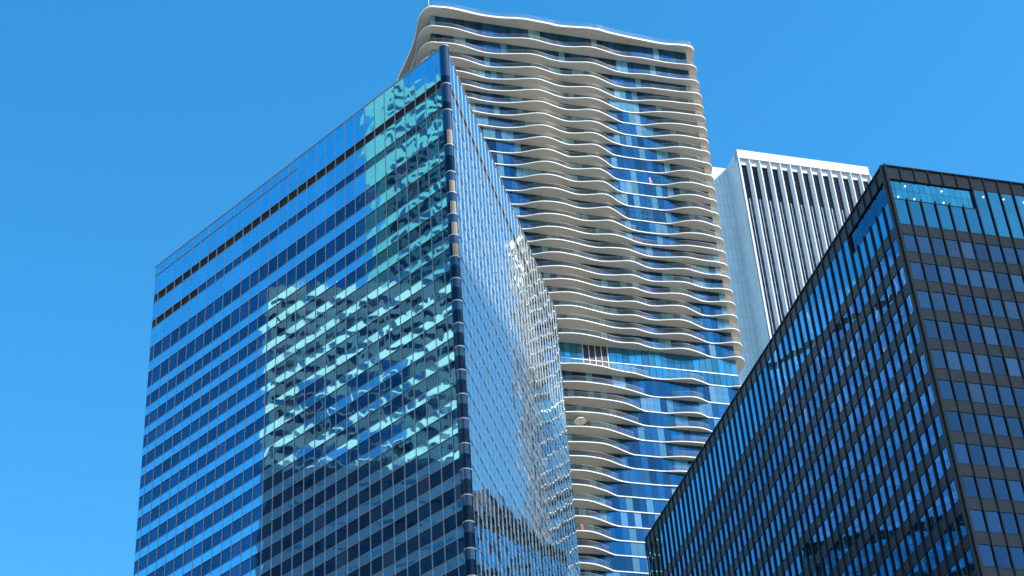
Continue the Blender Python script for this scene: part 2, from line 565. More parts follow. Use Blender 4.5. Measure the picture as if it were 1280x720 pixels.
for F, side in ((fl, 0), (fr, 1)):
    # spandrel glass, one band per storey
    for k, (zt, zb) in enumerate(spans):
        b = MB()
        for i in range(len(edges) - 1):
            if k == 0:      # the tall top band is two panes high
                b.panel(F, edges[i], edges[i + 1], zb, 148.45 if i >= 15 and side == 0 else 147.6, 0, (i + 100 * side, k + 0.3))
                b.panel(F, edges[i], edges[i + 1], 148.45 if i >= 15 and side == 0 else 147.6, zt, 0, (i + 100 * side, k))
            else:
                b.panel(F, edges[i], edges[i + 1], zb, zt, 0, (i + 100 * side, k))
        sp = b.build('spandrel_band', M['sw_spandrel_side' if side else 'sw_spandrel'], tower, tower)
        tr = MB()
        tr.box(F, 0.62, SL - 0.5, zb - 0.02, zb + 0.02, 0.002, 0.02 if side else 0.04)
        tr.build('transom', M['sw_sunlit' if side else 'sw_dimmed'], sp, tower)
        tr = MB()
        tr.box(F, 0.62, SL - 0.5, zt - 0.02, zt + (0.02 if k else 0.0), 0.002, 0.02 if side else 0.04)
        if k == 0:
            if side == 0:
                tr.box(F, mull_u[14], SL - 0.5, 148.41, 148.49, 0.002, 0.08)
        tr.build('transom', M['sw_sunlit' if side else 'sw_dimmed'], sp, tower)
    for k, (zt, zb) in enumerate(gaps):
        if k == 0:
            b = MB()
            for i in range(len(edges) - 1):
                b.panel(F, edges[i], edges[i + 1], zb, zt, -0.08, (i, 0))
            b.build('louvre_band', M['sw_louvre'], tower, tower)
            continue
        n0 = len(edges) - 1
        if k == 1 and side == 0:
            n0 -= 6
            b = MB()
            for i in range(n0, len(edges) - 1):
                b.panel(F, edges[i], edges[i + 1], zb, zt, -0.08, (i, 0))
            b.build('louvre_band', M['sw_louvre'], tower, tower)
        for i in range(n0):
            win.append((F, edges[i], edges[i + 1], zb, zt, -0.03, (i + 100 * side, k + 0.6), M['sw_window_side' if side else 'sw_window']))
    for u in mull_u:
        b = MB(); mh = 0.018 if side else 0.025
        b.box(F, u - mh, u + mh, ZB, 149.995, -0.1, 0.05 if side else 0.06)
        b.build('mullion', M['sw_sunlit' if side else 'sw_dimmed'], tower, tower)
windows(win, M['sw_window'], tower)
for F in (fl, fr):
    b = MB(); b.box(F, 0.3, SL - 0.4, 150.003, 150.13, -0.3, 0.07)
    b.build('coping', M['sw_dimmed'], tower, tower)
# roof, hidden back wall and plain lower storeys
ap = SC + BIS * 0.25
pA = SC + az(S_AZ) * SL; pB = SC + az(T_AZ) * SL
tri = ccw([ap.xy[:], pA.xy[:], pB.xy[:]])
cen = (ap + pA + pB) / 3


def inset(poly, d):
    out = []
    n = len(poly)
    for i in range(n):
        p0, p1, p2 = (Vector((*poly[(i + j) % n], 0)) for j in (-1, 0, 1))
        e1 = (p1 - p0).normalized(); e2 = (p2 - p1).normalized()
        n1 = Vector((-e1.y, e1.x, 0)); n2 = Vector((-e2.y, e2.x, 0))
        bis = (n1 + n2).normalized()
        k = d / max(0.2, bis.dot(n1))
        q = p1 + bis * k
        out.append((q.x, q.y))
    return out


b = MB(); b.prism(inset(tri, 0.25), ZB - 1, 149.4, 0, 0)
b.build('inner_wall', M['sw_roof'], tower, tower)
b = MB(); b.prism(inset(tri, 0.02), 0, ZB, 0, 0)
b.build('lower_wall', M['sw_window'], tower, tower)
FB = Face(pA, (pB - pA).normalized(), BIS)
b = MB()
for i in range(31):
    for k in range(30):
        b.panel(FB, 0.6 + i * 1.7, 2.3 + i * 1.7, ZB + k * 2.93, ZB + (k + 1) * 2.93, 0, (i + 300, k))
b.build('rear_wall', M['sw_window'], tower, tower)
# rounded corners: a stack of curved panes with a ring at each storey


def corner_tube(cx, cy, r, a_mid, half, zs, ringname=True):
    steps = 9
    angs = [a_mid - half + 2 * half * i / steps for i in range(steps + 1)]
    b = MB()
    for k in range(len(zs) - 1):
        z1, z0, kind_ = zs[k][0], zs[k + 1][0], zs[k][1]
        for i in range(steps):
            pts = []
            for a, zz in ((angs[i], z0), (angs[i + 1], z0), (angs[i + 1], z1), (angs[i], z1)):
                d = az(a)
                pts.append((cx + d.x * r, cy + d.y * r, zz))
            uv = [(i * 0.2, z0), (i * 0.2 + 0.2, z0), (i * 0.2 + 0.2, z1), (i * 0.2, z1)]
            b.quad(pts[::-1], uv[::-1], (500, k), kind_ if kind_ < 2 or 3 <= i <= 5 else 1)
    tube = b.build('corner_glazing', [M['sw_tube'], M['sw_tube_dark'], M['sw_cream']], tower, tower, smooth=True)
    return tube, angs


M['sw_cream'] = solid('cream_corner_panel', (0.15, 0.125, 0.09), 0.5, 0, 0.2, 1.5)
M['sw_tube'] = mirror_glass('curved_corner_spandrel', (0.09, 0.12, 0.15), tilt=0.003, bow=0.01, warp=0.02, wscale=0.7, rough=0.08)
M['sw_tube_dark'] = mirror_glass('curved_corner_window', (0.025, 0.035, 0.05), tilt=0.003, bow=0.01, warp=0.02, wscale=0.7, rough=0.08)
zs = []
for zt, zb in spans:
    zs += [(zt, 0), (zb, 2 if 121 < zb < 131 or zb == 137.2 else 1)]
for (cx, cy), am in (((SC + BIS * 0.42).xy, math.degrees(math.atan2(-BIS.x, -BIS.y))),
                     ((pA - az(S_AZ) * 0.75 + fl.n * -0.62).xy, S_AZ - 30), ((pB - az(T_AZ) * 0.75 + fr.n * -0.62).xy, T_AZ + 30)):
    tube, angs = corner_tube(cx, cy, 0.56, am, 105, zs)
    for k, (zt, zb) in enumerate(spans):
        rg = MB()
        for i in range(len(angs) - 1):
            a0, a1 = az(angs[i]), az(angs[i + 1])
            for r0, r1, za, zc in ((0.60, 0.60, zt - 0.06, zt + 0.06),):
                p = lambda a, r, zz: (cx + a.x * r, cy + a.y * r, zz)
                rg.quad([p(a1, r0, za), p(a0, r0, za), p(a0, r0, zc), p(a1, r0, zc)])
                rg.quad([p(a0, 0.50, za), p(a0, r0, za), p(a1, r0, za), p(a1, 0.50, za)])
                rg.quad([p(a1, 0.50, zc), p(a1, r0, zc), p(a0, r0, zc), p(a0, 0.50, zc)])
        rg.build('ring', M['sw_dimmed'], tube, tower)

# ------------------------------------------------------------------ tower with wavy balconies
# slab edges per storey: (metres along the front, metres out from the glass)
AQ_EDGE = {
    0: [(-52.2,2.3),(-50.5,2.5),(-48.5,2.5),(-45.9,2.2),(-43.3,1.9),(-40.8,1.9),(-38.8,2.0),(-36.4,2.4),(-34.4,2.6),(-32.9,2.5),(-30.8,2.4),(-28.7,2.3),(-28.4,2.1),(-26.9,2.1),(-24.9,2.3),(-22.4,2.6),(-20.9,2.8),(-20.5,2.6),(-19.3,2.8),(-18.4,2.5),(-16.3,2.2),(-13.0,1.9),(-9.8,1.7),(-7.1,1.5),(-4.5,1.5),(-1.9,1.9),(-0.3,1.9)],
    1: [(-51.1,2.1),(-49.6,2.2),(-48.1,2.1),(-46.0,1.7),(-43.4,1.2),(-41.4,1.1),(-39.4,1.3),(-37.0,1.8),(-35.1,2.2),(-33.6,2.3),(-32.1,2.2),(-30.5,1.9),(-28.9,1.6),(-28.2,1.7),(-26.6,1.5),(-24.6,1.8),(-22.7,2.3),(-21.3,2.5),(-20.9,2.5),(-19.7,2.3),(-19.3,2.3),(-17.7,1.9),(-16.0,1.5),(-14.1,1.3),(-11.8,1.5),(-9.8,1.6),(-7.6,1.4),(-5.5,1.3),(-2.9,1.4),(-0.9,1.6)],
    3: [(-49.3,2.2),(-47.8,2.2),(-46.2,1.9),(-44.4,1.4),(-42.6,1.0),(-40.6,1.1),(-38.7,1.5),(-36.4,2.0),(-34.5,2.5),(-33.1,2.7),(-31.5,2.4),(-29.8,1.9),(-28.3,1.6),(-26.5,1.7),(-24.4,2.2),(-22.5,2.5),(-21.7,2.5),(-20.0,2.1),(-18.3,1.4),(-16.6,0.8),(-14.9,0.6),(-12.9,0.7),(-11.0,1.2),(-9.6,1.5),(-7.5,1.5),(-5.4,1.6),(-3.4,1.6),(-1.4,1.9)],
    6: [(-45.8,1.2),(-44.3,0.9),(-42.3,0.8),(-40.4,0.9),(-38.5,1.2),(-36.7,1.7),(-34.9,2.4),(-33.0,2.8),(-31.8,2.7),(-30.4,2.2),(-28.8,1.7),(-27.2,1.5),(-25.3,1.8),(-23.5,2.4),(-22.5,2.5),(-20.9,2.3),(-19.2,1.6),(-17.4,0.8),(-15.7,0.1),(-14.1,-0.2),(-12.1,-0.1),(-10.7,0.4),(-8.9,1.1),(-7.0,1.6),(-5.1,1.9),(-3.0,1.9),(-1.5,1.8)],
    10: [(-42.0,0.2),(-39.9,0.2),(-38.1,0.5),(-36.8,0.9),(-35.1,1.8),(-33.4,2.6),(-32.0,2.8),(-30.4,2.4),(-28.7,1.7),(-27.5,1.4),(-25.9,1.8),(-24.1,2.3),(-23.5,2.5),(-22.3,2.5),(-20.9,1.7),(-18.5,0.0),(-15.4,0.1),(-12.9,0.1),(-10.4,0.1),(-8.5,0.4),(-7.3,1.1),(-6.0,1.7),(-4.1,2.0),(-2.5,1.9),(-0.9,1.5)],
    14: [(-39.1,0.3),(-37.1,0.6),(-35.5,1.6),(-33.8,2.2),(-31.9,2.4),(-30.0,2.3),(-28.5,1.9),(-26.9,1.5),(-25.5,1.6),(-23.8,2.1),(-22.0,2.8),(-21.1,2.7),(-19.9,2.0),(-18.3,0.9),(-16.9,0.2),(-14.4,0.1),(-14.3,0.2),(-11.8,0.1),(-9.4,0.2),(-8.1,0.6),(-6.9,1.4),(-5.1,2.0),(-3.7,2.2),(-2.1,1.9),(-0.4,1.3)],
    18: [(-36.1,0.8),(-34.9,1.6),(-33.2,2.2),(-31.4,2.4),(-29.5,2.2),(-27.6,1.9),(-25.6,1.4),(-24.2,1.2),(-22.8,1.3),(-21.0,1.7),(-18.9,2.3),(-17.7,2.2),(-16.3,1.6),(-14.9,1.0),(-13.6,0.8),(-12.9,0.9),(-11.1,1.2),(-9.4,1.7),(-7.5,2.0),(-6.0,1.6),(-4.4,1.2),(-2.9,1.1),(-1.5,1.4),(-0.3,1.2)],
    21: [(-34.1,1.8),(-32.7,2.3),(-30.9,2.7),(-29.1,2.6),(-27.1,2.1),(-25.1,1.6),(-23.2,1.4),(-21.4,1.5),(-19.7,2.0),(-18.4,2.2),(-17.1,1.8),(-15.8,1.4),(-14.4,1.4),(-12.7,1.9),(-11.5,2.2),(-10.2,2.4),(-8.7,2.1),(-7.0,1.2),(-5.3,0.4),(-3.8,0.3),(-2.5,0.7),(-0.8,1.4)],
    24: [(-33.2,2.4),(-31.3,2.8),(-29.5,2.9),(-27.6,2.7),(-26.4,2.5),(-24.9,2.2),(-23.0,1.7),(-21.4,1.6),(-19.9,1.9),(-18.7,1.9),(-17.4,1.4),(-15.9,1.0),(-14.5,0.9),(-13.2,1.2),(-11.5,1.7),(-10.2,1.9),(-8.5,1.6),(-6.5,0.9),(-4.6,0.1),(-2.9,0.1),(-1.5,0.7),(-0.3,1.1)],
    25: [(-33.0,1.9),(-31.3,2.3),(-29.6,2.5),(-27.4,2.4),(-25.5,2.2),(-23.6,1.7),(-21.7,1.4),(-19.9,1.3),(-18.4,0.9),(-16.8,0.4),(-15.0,0.3),(-13.2,0.5),(-11.5,1.0),(-9.8,1.4),(-9.2,1.4),(-7.3,0.8),(-5.4,-0.0),(-3.6,-0.3),(-2.1,0.0),(-0.8,0.7)],
    27: [(-33.1,1.8),(-31.0,2.3),(-28.9,2.4),(-26.7,2.4),(-24.4,2.3),(-22.6,2.0),(-21.0,1.4),(-19.4,0.6),(-17.9,-0.0),(-16.0,-0.2),(-14.3,0.1),(-12.7,0.6),(-11.0,1.0),(-9.3,1.2),(-8.3,1.0),(-6.0,-0.4)],
    30: [(-33.1,2.2),(-31.0,2.6),(-29.4,2.7),(-27.6,2.7),(-26.2,2.4),(-24.7,1.7),(-23.1,0.9),(-21.6,0.2),(-20.2,-0.1),(-18.4,-0.2),(-16.7,0.0),(-15.1,0.5),(-13.0,1.0),(-11.5,1.0)],
    33: [(-33.3,2.5),(-31.8,2.6),(-30.0,2.4),(-28.2,1.6),(-28.1,1.8),(-26.5,0.9),(-24.4,-0.2),(-21.8,-0.1),(-18.8,-0.1),(-17.6,0.2)],
    36: [(-33.1,2.1),(-31.9,2.3),(-30.6,2.2),(-29.2,1.7),(-27.7,0.9),(-26.2,0.2),(-23.6,-0.1),(-21.0,-0.1)],
    38: [(-33.0,1.9),(-31.9,2.0),(-30.1,1.7),(-28.7,1.1),(-27.2,0.3),(-25.8,-0.4),(-24.0,-0.5),(-21.1,-0.3)],
}
AQ_Z = [261.5,256.59,252.29,248.67,245.61,242.7,239.69,236.69,233.7,230.76,227.76,224.79,221.73,218.63,215.42,212.57,209.58,206.68,203.77,200.66,197.77,194.81,191.82,188.91,185.83,179.85,176.13,172.95,169.99,167.0,163.93,161.19,158.41,155.64,152.87,149.93,147.29,144.58,141.67]
G_AZ = 72.56
AO = Vector((38.430, 267.764, 0))
fa = Face(AO, az(G_AZ), az(G_AZ + 90))
aqua = thing('apartment_tower', (*fa.p(-26, 0, -15).xy, 0), 'tall apartment tower wrapped in rippling white concrete balconies over blue glass', 'tower')
WL, WD = -52.7, 30.0                              # left end of the glass, depth
zz = list(AQ_Z)
while zz[-1] > 96:
    zz.append(zz[-1] - 2.87)
keys = sorted(AQ_EDGE)


def lerp_tab(tab, u):
    if u <= tab[0][0]:
        return tab[0][1]
    for (a, fa_), (b_, fb_) in zip(tab, tab[1:]):
        if u <= b_:
            return fa_ if b_ == a else fa_ + (fb_ - fa_) * (u - a) / (b_ - a)
    return tab[-1][1]


def resample(tab):
    us = [WL + 0.5 + i * (52.0 / 130) for i in range(131)]
    d = [lerp_tab(tab, u) for u in us]
    # knock the tracing's steps off
    for _ in range(3):
        d = [d[0]] + [(d[i - 1] + 2 * d[i] + d[i + 1]) / 4 for i in range(1, len(d) - 1)] + [d[-1]]
    return us, d


tabs = {k: resample(AQ_EDGE[k]) for k in keys}
# the far left of lower storeys hides behind the glass tower: ease it towards the nearest traced wave
for k in keys:
    u0 = AQ_EDGE[k][0][0]
    us, d = tabs[k]
    for i, u in enumerate(us):
        if u < u0:
            d[i] = max(0.1, d[i] * (0.75 + 0.25 * math.cos((u - u0) * 0.45)))


def front(k):
    lo = max([q for q in keys if q <= k]); hi = min([q for q in keys if q >= k] or [keys[-1]])
    if lo == hi:
        return tabs[lo][0], list(tabs[lo][1])
    t = (k - lo) / (hi - lo)
    return tabs[lo][0], [a * (1 - t) + b_ * t for a, b_ in zip(tabs[lo][1], tabs[hi][1])]


def outline(k):
    us, ds = front(min(k, keys[-1]))
    eR = 1.95 + 0.25 * math.sin(k * 0.31 + 0.6)
    if k >= 25:
        eR = 1.2
    eL = 2.1 + 0.3 * math.sin(k * 0.27)
    pts = []
    # left side, front-left corner
    nL = 14
    for i in range(8):
        v = -WD - 1.0 + i * (WD - 2.2) / 8
        pts.append((WL - eL - 0.5 * math.sin(v * 0.22 + k * 0.1), v))
    fu = max(0.12, ds[0])
    uc, dc = WL + 0.5, -2.2
    sx_, sy_ = eL + 0.5, fu + 2.2
    for i in range(nL):
        t = i / nL * math.pi / 2
        pts.append((uc - sx_ * math.cos(t) ** 0.8, dc + sy_ * math.sin(t) ** 0.8))
    for u, d in zip(us, ds):
        pts.append((u, max(0.12, d)))
    fu = max(0.12, ds[-1])
    uc, dc = us[-1], -2.2
    sx_, sy_ = eR - uc, fu + 2.2
    for i in range(1, nL + 1):
        t = i / nL * math.pi / 2
        pts.append((uc + sx_ * math.sin(t) ** 0.85, dc + sy_ * math.cos(t) ** 0.85))
    for i in range(1, 9):
        v = -2.2 - i * (WD - 1.2) / 8
        pts.append((eR - 0.5 + 0.5 * math.cos((v + 2.2) * 0.25), v))
    return pts


TH = 0.19
for k in range(len(zz)):
    z0 = zz[k]
    pts = outline(k)
    poly = [fa.p(u, 0, d).xy[:] for u, d in pts]
    pl = ccw(poly)
    b = MB()
    b.prism(pl, z0, z0 + (TH if k else 0.42), 1, 0)
    slab = b.build('balcony' if k else 'roof_slab', [M['aq_concrete'], M['aq_edge']], aqua, aqua)
    # railing where the slab stands well clear of the glass
    rl = MB(); hr = MB(); run = 0.0
    n = len(pts)
    zt = z0 + (TH if k else 0.42)

    def end_run():
        if len(rl.f) > 2:
            r_ = rl.build('railing', M['aq_rail'], slab, aqua)
            hr.build('handrail', M['aq_handrail'], slab, aqua)
    for i in range(n - 1):
        (ua, da), (ub, db) = pts[i], pts[i + 1]
        L = math.hypot(ub - ua, db - da)
        if min(da if WL < ua < 0 else 2, db if WL < ub < 0 else 2) > 0.45:
            a_, b_ = fa.p(ua, 0, da - 0.10), fa.p(ub, 0, db - 0.10)
            rl.quad([(a_.x, a_.y, zt), (b_.x, b_.y, zt), (b_.x, b_.y, zt + 1.05), (a_.x, a_.y, zt + 1.05)],
                    [(run, 0), (run + L, 0), (run + L, 1), (run, 1)])
            a2, b2 = fa.p(ua, 0, da - 0.15), fa.p(ub, 0, db - 0.15)
            hr.quad([(a_.x, a_.y, zt + 1.05), (b_.x, b_.y, zt + 1.05), (b_.x, b_.y, zt + 1.09), (a_.x, a_.y, zt + 1.09)])
            hr.quad([(a_.x, a_.y, zt + 1.09), (b_.x, b_.y, zt + 1.09), (b2.x, b2.y, zt + 1.09), (a2.x, a2.y, zt + 1.09)])
        else:
            end_run(); rl = MB(); hr = MB()
        run += L
    end_run()
    # the glass of the storey under this slab
    if k + 1 < len(zz):
        zb = zz[k + 1] + TH
        b = MB()
        tall = (k == 24)
        fr_ = Face(fa.p(0, 0), -fa.n, fa.a); fl_ = Face(fa.p(WL, 0), -fa.n, -fa.a); fk_ = Face(fa.p(WL, 0, -WD), fa.a, -fa.n)
        if tall:
            for u0, u1 in ((WL, -28.4), (-23.9, 0.0)):
                b.panel(fa, u0, u1, zb, z0 - 3.25, 0, (0, k + 0.5)); b.panel(fa, u0, u1, z0 - 3.25, z0, 0, (0, k))
        else:
            b.panel(fa, WL, -1.7, zb, z0, 0, (0, k))
        b.panel(fl_, 0, WD, zb, z0, 0, (200, k))
        b.panel(fr_, 2.4, WD, zb, z0, 0, (400, k))
        b.panel(fk_, 0, -WL, zb, z0, 0, (600, k))
        wb = b.build('window_band', M['aq_tall'] if tall else M['aq_glass'], aqua, aqua)
        if not tall:
            # solid end bay at the right hand corner
            b = MB(); b.panel(fa, -1.7, 0.0, zb, z0, 0, (0, k), 0); b.panel(fr_, 0, 2.4, zb, z0, 0, (1, k), 1)
            b.build('end_bay', [M['aq_glass'], M['aq_wall']], aqua, aqua)
        else:
            b = MB(); b.panel(fr_, 0, 2.4, zb, z0, 0)
            b.build('end_bay', M['aq_wall'], aqua, aqua)
            b = MB(); b.panel(fa, -28.4, -23.9, zb, z0, -0.05)
            lv = b.build('louvre_panel', M['aq_dark'], aqua, aqua)
            b = MB()
            for i in range(5):
                u = -28.4 + i * 1.125
                b.box(fa, u - 0.05, u + 0.05, zb, z0 - 0.01, -0.04, 0.06)
            b.build('louvre_frame', M['sw_metal'], lv, aqua)
            b = MB(); b.box(fa, WL, -0.02, z0 - 3.32, z0 - 3.18, -0.06, 0.05)
            b.build('transom', M['sw_metal'], wb, aqua)
b = MB()
core = ccw([fa.p(u, 0, d).xy[:] for u, d in ((WL + .3, -.3), (-.3, -.3), (-.3, -WD + .3), (WL + .3, -WD + .3))])
b.prism(core, zz[-1], zz[0] - 0.05)
b.build('inner_wall', M['aq_wall'], aqua, aqua)
b = MB()
low = ccw([fa.p(u, 0, d).xy[:] for u, d in ((WL, 0), (0, 0), (0, -WD), (WL, -WD))])
b.prism(low, 0, zz[-1] + 0.01)
b.build('lower_wall', M['aq_glass'], aqua, aqua)
# roof: glass windbreak set back from the edge, a mast at the corner
ro = outline(0)
b = MB()
for i in range(6, len(ro) - 6):
    (ua, da), (ub, db) = ro[i], ro[i + 1]
    def pull(u, d): return (u * 0.985 - 0.4, d - 0.9)
    a_, b_ = fa.p(*[pull(ua, da)[0]], 0, pull(ua, da)[1]), fa.p(pull(ub, db)[0], 0, pull(ub, db)[1])
    b.quad([(a_.x, a_.y, 261.9), (b_.x, b_.y, 261.9), (b_.x, b_.y, 263.3), (a_.x, a_.y, 263.3)])
m_, nt_, bs_ = new_mat('roof_windbreak_glass')
bs_.inputs["Base Color"].default_value = (0.05, 0.20, 0.36, 1); bs_.inputs["Alpha"].default_value = 0.55; bs_.inputs["Roughness"].default_value = 0.1
b.build('windbreak', m_, aqua, aqua)


def cyl(mb, p0, p1, r, n=10, r1=None, mi=0):
    p0, p1 = Vector(p0), Vector(p1)
    ax = (p1 - p0).normalized()
    x = ax.orthogonal().normalized(); y = ax.cross(x)
    r1 = r if r1 is None else r1
    for i in range(n):
        a, c = 2 * math.pi * i / n, 2 * math.pi * (i + 1) / n
        da, dc = x * math.cos(a) + y * math.sin(a), x * math.cos(c) + y * math.sin(c)
        mb.quad([p0 + da * r, p0 + dc * r, p1 + dc * r1, p1 + da * r1], mi=mi)
    mb.quad([p1 + (x * math.cos(2 * math.pi * i / n) + y * math.sin(2 * math.pi * i / n)) * r1 for i in range(n)], mi=mi)


q = fa.p(-53.3, 261.9, 1.2)
b = MB(); cyl(b, q, q + ZUP * 2.6, 0.07); cyl(b, q + ZUP * 0.2, q + ZUP * 0.9, 0.22, 10, 0.1)
b.build('roof_mast', M['aq_edge'], aqua, aqua)

# ------------------------------------------------------------------ white ribbed tower
BO = Vector((66.573, 396.761, 0))
fb = Face(BO, az(G_AZ), az(G_AZ + 90))
white = thing('white_tower', (*fb.p(28, 0, -28).xy, 0), 'white stone tower ribbed by narrow dark window strips, partly hidden by the dark tower', 'tower')
HB, NP, PW = 346.0, 13, 3.13
ZW = 120.0
L_ = NP * PW
b = MB(); b.box(fb, 0, L_, HB - 3.05, HB, -1.2, 0.85)
par = b.build('parapet', M['ao_white'], white, white)
b = MB()
for u in (15.65, 31.3):
    b.box(fb, u - 0.03, u + 0.03, HB - 3.05, HB + 0.01, 0.84, 0.87)
b.build('joint', M['kerb'], par, white)
for i in range(NP + 1):
    u = i * PW + 0.25
    b = MB()
    ps = [(u - 0.75 if i else u - 0.25, 0.0), (u - 0.08 if i else u - 0.25, 0.78), (u + 0.08, 0.78), (u + 0.72, 0.0)]
    for (ua, da), (ub, db) in zip(ps, ps[1:]):
        b.quad([fb.p(ua, ZW, da), fb.p(ub, ZW, db), fb.p(ub, HB - 3.05, db), fb.p(ua, HB - 3.05, da)],
               [(ua, ZW), (ub, ZW), (ub, HB - 3.05), (ua, HB - 3.05)])
    if i == 0:
        b.quad([fb.p(0, ZW, 0), fb.p(0, ZW, .78), fb.p(0, HB - 3.05, .78), fb.p(0, HB - 3.05, 0)][::-1])
    b.build('pier', M['ao_white'], white, white)
for i in range(NP):
    u0 = i * PW + 0.25 + 0.72; u1 = (i + 1) * PW + 0.25 - 0.75
    b = MB()
    b.box(fb, u0, u1, HB - 4.9, HB - 3.05, -0.5, 0.02)
    b.build('lintel', M['ao_white'], white, white)
    b = MB()
    b.panel(fb, u0, u1, HB - 17.0, HB - 4.9, -0.35, (i, 900), 1)
    zc = HB - 17.0; k = 0
    while zc > ZW:
        b.panel(fb, u0, u1, zc - 2.3, zc, -0.35, (i, k), 0)
        b.panel(fb, u0, u1, zc - 3.9, zc - 2.3, -0.33, (i, k), 2)
        zc -= 3.9; k += 1
    ws = b.build('window_strip', [M['ao_glass'], M['ao_louvre'] if 'ao_louvre' in M else M['mir_dark'], M['ao_span'] if 'ao_span' in M else M['ao_glass']], white, white)
    b = MB(); um = (u0 + u1) / 2
    b.box(fb, um - 0.06, um + 0.06, ZW, HB - 17.0, -0.34, -0.2)
    b.build('mullion', M['sw_dimmed'], ws, white)
# stepped corner: the wall goes back 7.7 m, then sideways, then back again
nt1, nt2 = 7.7, 5.2
fside = Face(fb.p(0, 0), -fb.n, -fb.a)
b = MB(); b.panel(fside, 0.0, nt1, ZW, HB, 0); b.build('return_wall', M['ao_stone'], white, white)
fstep = Face(fb.p(0, 0, -nt1), -fb.a, fb.n)
b = MB(); b.panel(fstep, 0.0, nt2, ZW, HB, 0); b.build('return_wall', M['ao_stone'], white, white)
fs2 = Face(fb.p(-nt2, 0, -nt1), -fb.n, -fb.a)
b = MB(); b.panel(fs2, 0, 38.3, ZW, HB, 0); b.build('side_wall', M['ao_stone'], white, white)
b = MB()
plan = ccw([fb.p(u, 0, d).xy[:] for u, d in ((0.3, -0.45), (L_, -0.45), (L_, -46), (-nt2 + .05, -46), (-nt2 + .05, -nt1 - .05), (0.3, -nt1 - .05))])
b.prism(plan, ZW, HB - 0.3)
b.build('inner_wall', M['ao_stone'], white, white)
b = MB()
plan = ccw([fb.p(u, 0, d).xy[:] for u, d in ((0, 0.1), (L_, 0.1), (L_, -46), (-nt2, -46), (-nt2, -nt1), (0, -nt1))])
b.prism(plan, 0, ZW)
b.build('lower_wall', M['ao_stone'], white, white)

# ------------------------------------------------------------------ dark steel and glass tower
RO = Vector((39.092, 145.112, 0))
fR = Face(RO, az(G_AZ), az(G_AZ + 90))            # right face, towards the viewer
fL = Face(RO, az(G_AZ - 90), az(G_AZ - 180))      # long left face
dark = thing('dark_tower', (*(RO + fR.a * 18 - fR.n * 39).xy, 0), 'dark bronze office tower with black vertical fins and a long left side', 'tower')
HT, MW = 125.0, 1.595
NL, NR = 49, 21
ZD = 58.0
rows = []
z = 117.3
while z > ZD:
    rows.append((z, z - 1.22)); z -= 3.54
wins = []
REC = 6                                           # corner bays whose top is set back
CO = 0.5
for F, n, side in ((fL, NL, 0), (fR, NR, 1)):
    W = 0.25 + n * MW
    b = MB()
    for i in range(n):
        u0 = 0.25 + i * MW
        b.box(F, u0, u0 + MW, 123.35, 124.999, -0.45, 0.0, pid=(i, 0))
    b.build('fascia', M['rt_panel'], dark, dark)
    for k, (zt, zb) in enumerate(rows):
        b = MB()
        for i in range(n):
            u0 = 0.25 + i * MW
            b.panel(F, u0, u0 + MW, zb, zt, 0.0, (i, k))
        b.quad([F.p(0.25, zb, -0.12), F.p(W, zb, -0.12), F.p(W, zb, 0.0), F.p(0.25, zb, 0.0)])
        sp = b.build('spandrel_band', M['rt_panel'], dark, dark)
        b = MB()
        b.box(F, 0.25, W, zt, zt + 0.07, -0.10, 0.02); b.box(F, 0.25, W, zb - 0.07, zb, -0.10, 0.02)
        b.build('sill', M['rt_metal'], sp, dark)
    tops = [123.35] + [r[1] for r in rows[:-1]]
    for k, zt in enumerate(tops):
        zb = rows[k][0]
        for i in range(n):
            u0 = 0.25 + i * MW
            if k == 0:
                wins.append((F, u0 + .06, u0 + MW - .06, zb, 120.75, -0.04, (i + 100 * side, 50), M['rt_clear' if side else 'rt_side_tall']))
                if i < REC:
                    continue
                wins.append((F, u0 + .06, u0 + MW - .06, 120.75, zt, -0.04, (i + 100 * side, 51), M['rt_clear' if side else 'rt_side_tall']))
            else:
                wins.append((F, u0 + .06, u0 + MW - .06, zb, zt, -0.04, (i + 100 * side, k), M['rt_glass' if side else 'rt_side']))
    # set-back glazing under the roof at the corner
    b = MB()
    for i in range(14):
        w_ = (REC * MW) / 14
        b.panel(F, 0.25 + i * w_, 0.25 + (i + 1) * w_ - 0.03, 120.75, 122.05, -0.18, (i, 70 + side))
        b.panel(F, 0.25 + i * w_, 0.25 + (i + 1) * w_ - 0.03, 122.08, 123.35, -0.18, (i, 80 + side))
    b.build('setback_glazing', M['rt_set'], dark, dark)
    b = MB()
    b.box(F, 0.25, 0.25 + REC * MW, 120.62, 120.74, -0.5, -0.02)
    b.build('ledge', M['rt_metal'], dark, dark)
    for i in range(1, n + 1):
        u = 0.25 + i * MW
        b = MB()
        if i < REC:
            b.box(F, u - 0.06, u + 0.06, ZD, 120.9, 0.001, 0.15)
            b.box(F, u - 0.06, u + 0.06, 123.36, 124.97, 0.001, 0.15)
        else:
            b.box(F, u - 0.06, u + 0.06, ZD, 124.97, -0.2 if i == REC else 0.001, 0.15)
        b.build('fin', M['rt_metal'], dark, dark)
    b = MB(); b.box(F, 0.26, W, 124.972, 125.09, -0.4, 0.17)
    b.build('coping', M['rt_metal'], dark, dark)
    # corner pier flange of this face
    b = MB(); b.box(F, 0.02, 0.30, ZD, 125.10, -0.28, 0.24)
    b.build('corner_pier', M['rt_metal'], dark, dark)
    wF = W
windows(wins, M['rt_glass'], dark)
b = MB()
WR, WLn = 0.25 + NR * MW, 0.25 + NL * MW
e = 1.05
plan = ccw([(RO + fR.a * u + fL.a * v).xy[:] for u, v in ((e, e), (WR - .1, e), (WR - .1, WLn - .1), (e, WLn - .1))])
b.prism(plan, ZD, 123.4)
b.build('inner_wall', M['rt_metal'], dark, dark)
plan = ccw([(RO + fR.a * u + fL.a * v).xy[:] for u, v in ((.14, .14), (WR - .1, .14), (WR - .1, WLn - .1), (.14, WLn - .1))])
